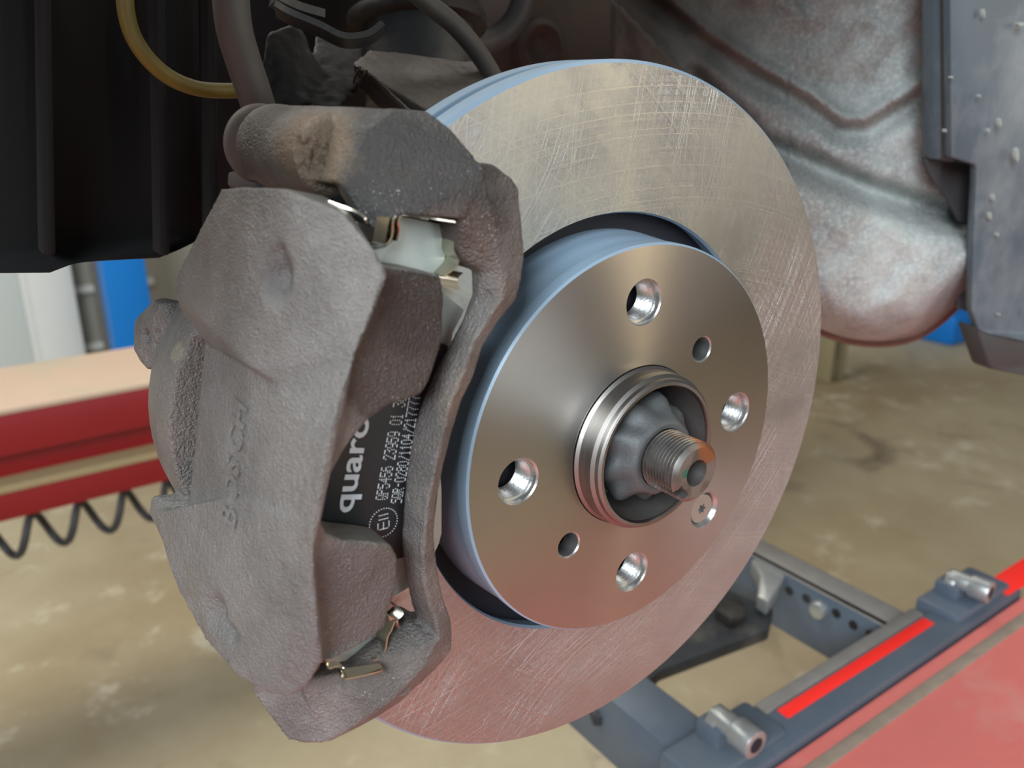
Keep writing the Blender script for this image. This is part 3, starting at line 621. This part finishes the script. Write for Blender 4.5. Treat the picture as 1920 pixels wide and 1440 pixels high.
# ------------------------------------------------------------------ felt liner and body at the right
def hump(x, y, seg, wd):
    """signed distance profile to a polyline, in frame units along the panel"""
    best = 1e9; sd = 0
    for (ax_, ay), (bx, by) in zip(seg, seg[1:]):
        dx, dy = bx-ax_, by-ay; t = max(0, min(1, ((x-ax_)*dx+(y-ay)*dy)/(dx*dx+dy*dy))); ex, ey = x-ax_-t*dx, y-ay-t*dy; q = math.hypot(ex, ey)
        if q < best: best = q; sd = math.copysign(q, dx*ey-dy*ex)
    return sd
seam = [(1180, -60), (1330, 60), (1420, 120), (1520, 175), (1580, 222), (1620, 222), (1680, 185), (1760, 130)]
valley = [(1300, 150), (1420, 270), (1540, 320), (1640, 362), (1760, 400), (1830, 420)]
crack = [(1500, -60), (1505, 60), (1510, 110)]
NX, NY = 130, 120; V, Fc = [], []
def bot(x): return 640-46*((x-1645)/150.)**2 if x < 1700 else 633-80*((x-1700)/110.)**1.6
for j in range(NY+1):
    for i in range(NX+1):
        x = 1150+ (1815-1150)*i/NX; yb = max(300, bot(x)) if x > 1480 else 620; y = -160+(yb+160)*j/NY
        X = -235+125*((x-1150)/660.)
        s = hump(x, y, seam, 1); X += 5.0*math.exp(-(s/13.)**2)-9*math.exp(-((s-26)/20.)**2)*(s > 0)
        X += 8*(1/(1+math.exp(-s/12.)))
        v = hump(x, y, valley, 1); X += -18*math.exp(-(v/26.)**2)+ 20*(1/(1+math.exp(-v/24.)))
        c_ = hump(x, y, crack, 1); X -= 2.0*math.exp(-(c_/5.)**2)
        e = (yb-y)
        if e < 90: X -= 34*(1-e/90.)**2.6
        X += 2.5*noise.noise(Vector((x/45., y/45., 0)))+.8*noise.noise(Vector((x/9., y/9., 3)))
        V.append(P(x, y, X)); 
nv = len(V); Vb = [p+np.array([-5., 2, 0]) for p in V]
for j in range(NY):
    for i in range(NX):
        a = j*(NX+1)+i; Fc.append((a, a+1, a+NX+2, a+NX+1)); Fc.append((nv+a, nv+a+NX+1, nv+a+NX+2, nv+a+1))
for i in range(NX):
    a = NY*(NX+1)+i; Fc.append((a, a+1, nv+a+1, nv+a)); Fc.append((i, i+1, nv+i+1, nv+i))
for j in range(NY):
    a = j*(NX+1); b = a+NX; Fc.append((a, a+NX+1, nv+a+NX+1, nv+a)); Fc.append((b, b+NX+1, nv+b+NX+1, nv+b))
felt = tag(link('felt_arch_liner', mesh('felt_arch_liner', V+Vb, Fc), M['felt']), 'crumpled grey felt wheel arch liner with torn seam right of the disc', 'arch liner')
rim = [P(x, bot(x)+(4 if x < 1700 else 2), -235+125*((x-1150)/660.)-26) for x in (1500, 1545, 1590, 1640, 1690, 1730, 1765, 1798)]
tube('torn_edge', rim, 3.2, M['rust'], felt, n=10)
sill = thing('body_sill', 'blue-grey chipped car body panel hanging at the right edge', 'body panel', P(1880, 700, -60))
def bslab(name, pts, th, mat, bev=1.5):
    a = [P(*p) for p in pts]; bm = bmesh.new(); bm_solid(bm, a, [p+np.array(th, float) for p in a]); return bevelled(name, bm, bev, mat, sill)
bslab('edge_flange', [(1746, -200, -95), (1764, -200, -88), (1766, 300, -88), (1744, 298, -95)], (-10, 8, 0), M['body'])
bslab('edge_step', [(1764, -200, -88), (1788, -200, -80), (1792, 305, -80), (1766, 302, -88)], (-10, 6, 0), M['bodydark'])
bslab('outer_panel', [(1780, -200, -76), (2300, -200, -40), (2300, 640, -40), (1920, 640, -60), (1836, 622, -72), (1822, 580, -74), (1826, 440, -75), (1832, 310, -76), (1784, 296, -78)], (-8, 6, 0), M['body'], 2)
bslab('lower_lip', [(1830, 612, -74), (1925, 636, -62), (2300, 640, -44), (2300, 720, -48), (1920, 705, -64), (1858, 692, -70)], (-16, 4, 0), M['bodydark'], 2)
bslab('rubber_flap', [(1733, 297, -100), (1832, 308, -92), (1828, 420, -92), (1800, 416, -94), (1775, 370, -97), (1745, 330, -100)], (-4, 3, 0), M['bodydark'], .6)
bslab('inner_flange', [(1775, 370, -112), (1828, 415, -106), (1818, 585, -106), (1800, 580, -108), (1790, 440, -112)], (-6, 3, 0), M['body'], .6)
TA = list(np.linspace(R(86), R(152), 41))  # unseen arch segment, added to block light from the area behind the disc
af = [np.array([46., 20+265*math.cos(t), -20+265*math.sin(t)]) for t in TA]
ao = [np.array([46., max(-520, min(560, 20+900*math.cos(t))), max(-60, min(560, -20+900*math.sin(t)))]) for t in TA]
bm = bmesh.new()
for i in range(40):
    q4 = [af[i], af[i+1], ao[i+1], ao[i]]; q8 = q4+[p-6*X_ for p in q4]; bm_hull(bm, q8)
    q4 = [af[i], af[i+1]]; bm_hull(bm, q4+[p-22*X_ for p in q4]+[q+np.array([0, 3*math.cos(TA[i]), 3*math.sin(TA[i])]) for q in q4]+[q+np.array([-22, 3*math.cos(TA[i]), 3*math.sin(TA[i])]) for q in q4])
link('added_shade_arch', bm_mesh('added_shade_arch', bm), M['body'], sill)
for (x, y, a, b) in ((1846, 25, 3, 14), (1774, 245, 3, 5), (1855, 245, 3, 7), (1876, 230, 4, 14), (1864, 370, 4, 11), (1858, 405, 4, 12), (1908, 290, 8, 22), (1838, 180, 3, 5), (1915, 45, 16, 6), (1872, 440, 4, 6), (1874, 590, 4, 4), (1786, 145, 3, 4)):
    bm = bmesh.new(); pp = [P(x+a*.42*math.cos(t), y+b*.6*math.sin(t), (-75.2+(x-1784)*.0705 if x > 1785 else -79)) for t in [k*math.pi/4 for k in range(8)]]; bm_solid(bm, pp, [p+np.array([-2., 0, 0]) for p in pp])
    bevelled('stone_chip', bm, 0, M['plate'], sill)

# ------------------------------------------------------------------ lift
XE = PZ(1440, 1440, ZL)[0]
run = thing('lift_runway', 'worn red vehicle lift runway plate at the lower right', 'vehicle lift', np.array([100, 300, ZL-120]))
bm = bmesh.new(); box8(bm, (XE, -1500, ZL-110), (XE+430, 3000, ZL)); bevelled('runway_deck', bm, 6, M['red'], run)
n = NT('grey_scuff'); 
bm = bmesh.new(); box8(bm, (XE+14, -1500, ZL-.5), (XE+24, 3000, ZL+.6)); bevelled('scuffed_weld_bead', bm, .4, simple('grey_scuff_paint', (.28, .22, .17), .6, 0, .3, 60, 200, .001, .5), run)
jk = thing('lift_jack_beam', 'slate blue lift jacking beam with red tape, along the red runway', 'lift jack', np.array([XE-30, 400, ZL-60]))
t0 = PZ(1330, 1440, ZL)[1]; t1 = PZ(1890, 1100, ZL)[1]
bm = bmesh.new(); box8(bm, (XE-34, t0-80, ZL-60), (XE-1, t1, ZL+4)); bevelled('rail_beam', bm, 3, M['liftblue'], jk)
ta, tb = PZ(1450, 1345, ZL+6)[1], PZ(1765, 1165, ZL+6)[1]
bm = bmesh.new(); box8(bm, (XE-44, ta, ZL-10), (XE-32, tb, ZL+6)); bevelled('top_rail', bm, 2, M['rail'], jk)
bm = bmesh.new(); box8(bm, (XE-30, PZ(1500, 1360, ZL+5)[1], ZL+2), (XE-20, PZ(1775, 1180, ZL+5)[1], ZL+5.2)); bevelled('red_tape', bm, .3, M['redtape'], jk)
bm = bmesh.new(); box8(bm, (XE-26, PZ(1880, 1110, ZL+5)[1], ZL+2), (XE-4, t1+160, ZL+6)); bevelled('red_tape', bm, .3, M['redtape'], jk)
bm = bmesh.new(); box8(bm, (XE-48, PZ(1770, 1165, ZL)[1], ZL-30), (XE-8, PZ(1880, 1105, ZL)[1], ZL+10)); bevelled('bearing_bracket', bm, 4, M['liftblue'], jk)
bm = bmesh.new(); box8(bm, (XE-50, PZ(1335, 1425, ZL)[1]-30, ZL-30), (XE-10, PZ(1440, 1375, ZL)[1]+8, ZL+8)); bevelled('bearing_bracket', bm, 4, M['liftblue'], jk)
def seg_beam(name, p0, p1, wtop, hgt, mat, bev=2):
    """beam whose seen side face has its top edge p0-p1 (mm), wtop across T, hgt down"""
    bm = bmesh.new(); box8(bm, (p0[0], p0[1], ZL-hgt), (p1[0], p0[1]+wtop, ZL)); return bevelled(name, bm, bev, mat, jk)
cA = PZ(1410, 1040, ZL-5); cAb = PZ(1700, 1195, ZL-5); cB = PZ(1190, 1260, ZL-5)
bm = bmesh.new(); box8(bm, (cA[0]-60, cA[1]-8, ZL-64), (XE-30, cA[1], ZL)); cr = bevelled('cross_beam', bm, 1.5, M['liftblue'], jk)
bm = bmesh.new(); box8(bm, (cA[0]-60, cA[1]-8, ZL-2), (XE-30, cA[1]+26, ZL)); bevelled('cross_flange', bm, 1, M['rail'], jk)
def tcyl(bm, c, r, t_a, t_b, n=20, r2=None):
    A = [np.array([c[0]+r*math.cos(k*2*math.pi/n), t_a, c[1]+r*math.sin(k*2*math.pi/n)]) for k in range(n)]; r2 = r if r2 is None else r2
    bm_solid(bm, A, [np.array([c[0]+r2*math.cos(k*2*math.pi/n), t_b, c[1]+r2*math.sin(k*2*math.pi/n)]) for k in range(n)])
for k, (px, py) in enumerate([(1480, 1108), (1512, 1122), (1568, 1150), (1600, 1172), (1632, 1190), (1662, 1207)]):
    q = PT(px, py, cA[1]-8); bm = bmesh.new(); tcyl(bm, (q[0], q[2]), 4.5, cA[1]-8.6, cA[1]-7.5); bevelled('pin_hole', bm, 0, M['dark'], jk)
q = PT(1538, 1142, cA[1]-8); bm = bmesh.new(); tcyl(bm, (q[0], q[2]), 8, cA[1]-15, cA[1]-7, r2=9); bevelled('pin_head', bm, 1.5, M['zinc'], jk)
bm = bmesh.new(); box8(bm, (cB[0]-40, cB[1]-42, ZL-60), (XE-30, cB[1], ZL)); bevelled('cross_beam', bm, 3, M['liftblue'], jk)
tr = [PZ(*p, ZL-20) for p in ((1060, 1180), (1330, 1090), (1450, 1140), (1442, 1180), (1240, 1256), (1140, 1340), (1112, 1340))]
bm = bmesh.new(); bm_solid(bm, tr, [p-np.array([0, 0, 12.]) for p in tr]); bevelled('jack_tray', bm, 2, M['strut'], jk)
bm = bmesh.new(); a = [PZ(*p, ZL-2) for p in ((1408, 1050), (1430, 1040), (1475, 1075), (1440, 1128), (1420, 1115), (1425, 1080))]; bm_solid(bm, a, [p-np.array([0, 0, 16.]) for p in a]); bevelled('latch', bm, 2, M['zinc'], jk)
bm = bmesh.new(); a = [PZ(*p, ZL-8) for p in ((1340, 1140), (1360, 1120), (1395, 1125), (1400, 1150), (1370, 1160))]; bm_solid(bm, a, [p-np.array([0, 0, 12.]) for p in a]); bevelled('catch', bm, 3, M['dark'], jk)
def roller(a, b, r, label):
    A, B = PZ(*a, ZL+24), PZ(*b, ZL+24); t = thing('guide_roller', label, 'roller', A-np.array([0, 0, 24.]), 'zinc guide rollers on the jack beam')
    d = (B-A); L = np.linalg.norm(d); d /= L; s = np.cross(d, [0, 0, 1.]); s /= np.linalg.norm(s); q = np.cross(d, s)
    for nm, f0, f1, rr, mt in (('roller_shank', -.1, .55, r*.78, M['zinc']), ('roller_sleeve', .45, 1., r, M['zinc']), ('roller_bore', .9, 1.01, r*.55, M['gap'])):
        rg = [A+d*L*f0+rr*(math.cos(k*math.pi/14)*s+math.sin(k*math.pi/14)*q) for k in range(28)]; bm = bmesh.new(); bm_solid(bm, rg, [p+d*L*(f1-f0) for p in rg]); bevelled(nm, bm, 1. if nm != 'roller_bore' else 0, mt, t)
    rg = [A+d*L*.1+r*.95*(math.cos(k*math.pi/3)*s+math.sin(k*math.pi/3)*q)+np.array([0, 0, -2.]) for k in range(6)]; bm = bmesh.new(); bm_solid(bm, rg, [p-d*9 for p in rg]); bevelled('hex_nut', bm, 1, M['zinc'], t)
    bm = bmesh.new(); box8(bm, (A[0]-12, A[1]-12, ZL), (A[0]+10, A[1]+10, ZL+22)); bevelled('roller_foot', bm, 3, M['liftblue'], t)
roller((1350, 1345), (1418, 1398), 10.5, 'zinc guide roller on the beam at the bottom edge of the photo')
roller((1790, 1085), (1858, 1112), 10.5, 'zinc guide roller on the beam near the right edge of the photo')
# far runway
XF = PZ(0, 770, ZL)[0]; XG = PZ(0, 690, ZL)[0]
fr_ = thing('lift_runway', 'far lift runway with dusty beige top and dark red side left of caliper', 'vehicle lift', np.array([XF-100, 0, ZL-170]))
tend = PZ(300, 860, ZL-90)[1]+60
bm = bmesh.new(); box8(bm, (XG, -1800, ZL-8), (XF, 1500, ZL)); bevelled('runway_top', bm, 2, M['dust'], fr_)
bm = bmesh.new(); box8(bm, (XG+5, -1800, ZL-72), (XF-3, 1500, ZL-8)); bevelled('runway_side', bm, 2, M['redside'], fr_)
bm = bmesh.new(); box8(bm, (XG+5, -1800, ZL-120), (XF-40, 1500, ZL-72)); bevelled('runway_web', bm, 2, M['redside'], fr_)
bm = bmesh.new(); box8(bm, (XG+5, -1800, ZL-130), (XF-2, 1500, ZL-118)); bevelled('edge_strip', bm, 2, M['goldstrip'], fr_)
bm = bmesh.new(); box8(bm, (XG+5, -1800, ZL-175), (XF-6, tend, ZL-130)); bevelled('lower_skirt', bm, 2, M['redside'], fr_)
cp = []
for k in range(0, 16*9+1):
    a = 2*math.pi*k/16; T = -330+k*4.2; cp.append(np.array([XF-22+24*math.cos(a), T, ZL-212+30*math.sin(a)]))
tag(tube('coiled_air_hose', cp, 6.0, M['rubber'], n=8, k=1), 'black coiled air hose hanging under the far red runway', 'air hose')
# posts and things beyond
def tall(name, px0, px1, py, X, label, cat, mat, zt=2600, depth=120, zb=ZF):
    a, b = P(px0, py, X), P(px1, py, X); bm = bmesh.new(); box8(bm, (X-depth, a[1], zb), (X, b[1], zt)); return tag(bevelled(name, bm, 6, mat), label, cat)
tall('lift_column', 208, 288, 600, -3000, 'bright blue lift column standing beyond the far runway', 'column', M['bluepost'])
wd = thing('door_frame', 'white upright door frame with glass at the far left edge', 'door frame', np.array([-3300, P(20, 600, -3300)[1], ZF]))
for nm, a, b, mt, dd in (('jamb', 66, 150, M['white'], 80), ('pane', -400, 50, simple('pale_glass', (.66, .72, .72), .2, 0, .05, 3), 30), ('inner_jamb', 50, 68, M['white'], 60)):
    A, B = P(a, 600, -3300), P(b, 600, -3300); bm = bmesh.new(); box8(bm, (-3300-dd, A[1], ZF), (-3300, B[1], 2500)); bevelled(nm, bm, 5, mt, wd)
tall('drain_pipe', 186, 200, 600, -3380, 'thin grey pipe on the wall left of the blue column', 'pipe', M['rail'], depth=40)
q = PZ(1568, 715, ZF)
po = thing('cream_stand', 'cream steel stand with dark slot on the floor below the felt liner', 'stand', q)
bm = bmesh.new(); box8(bm, (q[0]-60, q[1]-45, ZF), (q[0], q[1]-25, ZF+560)); bevelled('upright', bm, 5, M['post'], po)
bm = bmesh.new(); box8(bm, (q[0]-60, q[1]+25, ZF), (q[0], q[1]+50, ZF+560)); bevelled('upright', bm, 5, M['post'], po)
bm = bmesh.new(); box8(bm, (q[0]-60, q[1]-26, ZF+70), (q[0]-30, q[1]+26, ZF+560)); bevelled('dark_slot', bm, 2, M['dark'], po)
q = PZ(1790, 640, ZF)
bm = bmesh.new(); box8(bm, (q[0]-200, q[1]-100, ZF), (q[0]+40, q[1]+110, ZF+130)); tag(bevelled('blue_crate', bm, 20, M['bluepost']), 'small blue crate on the floor behind the body panel', 'crate')
for o in bpy.data.objects:
    if 'base' in o.keys(): del o['base']
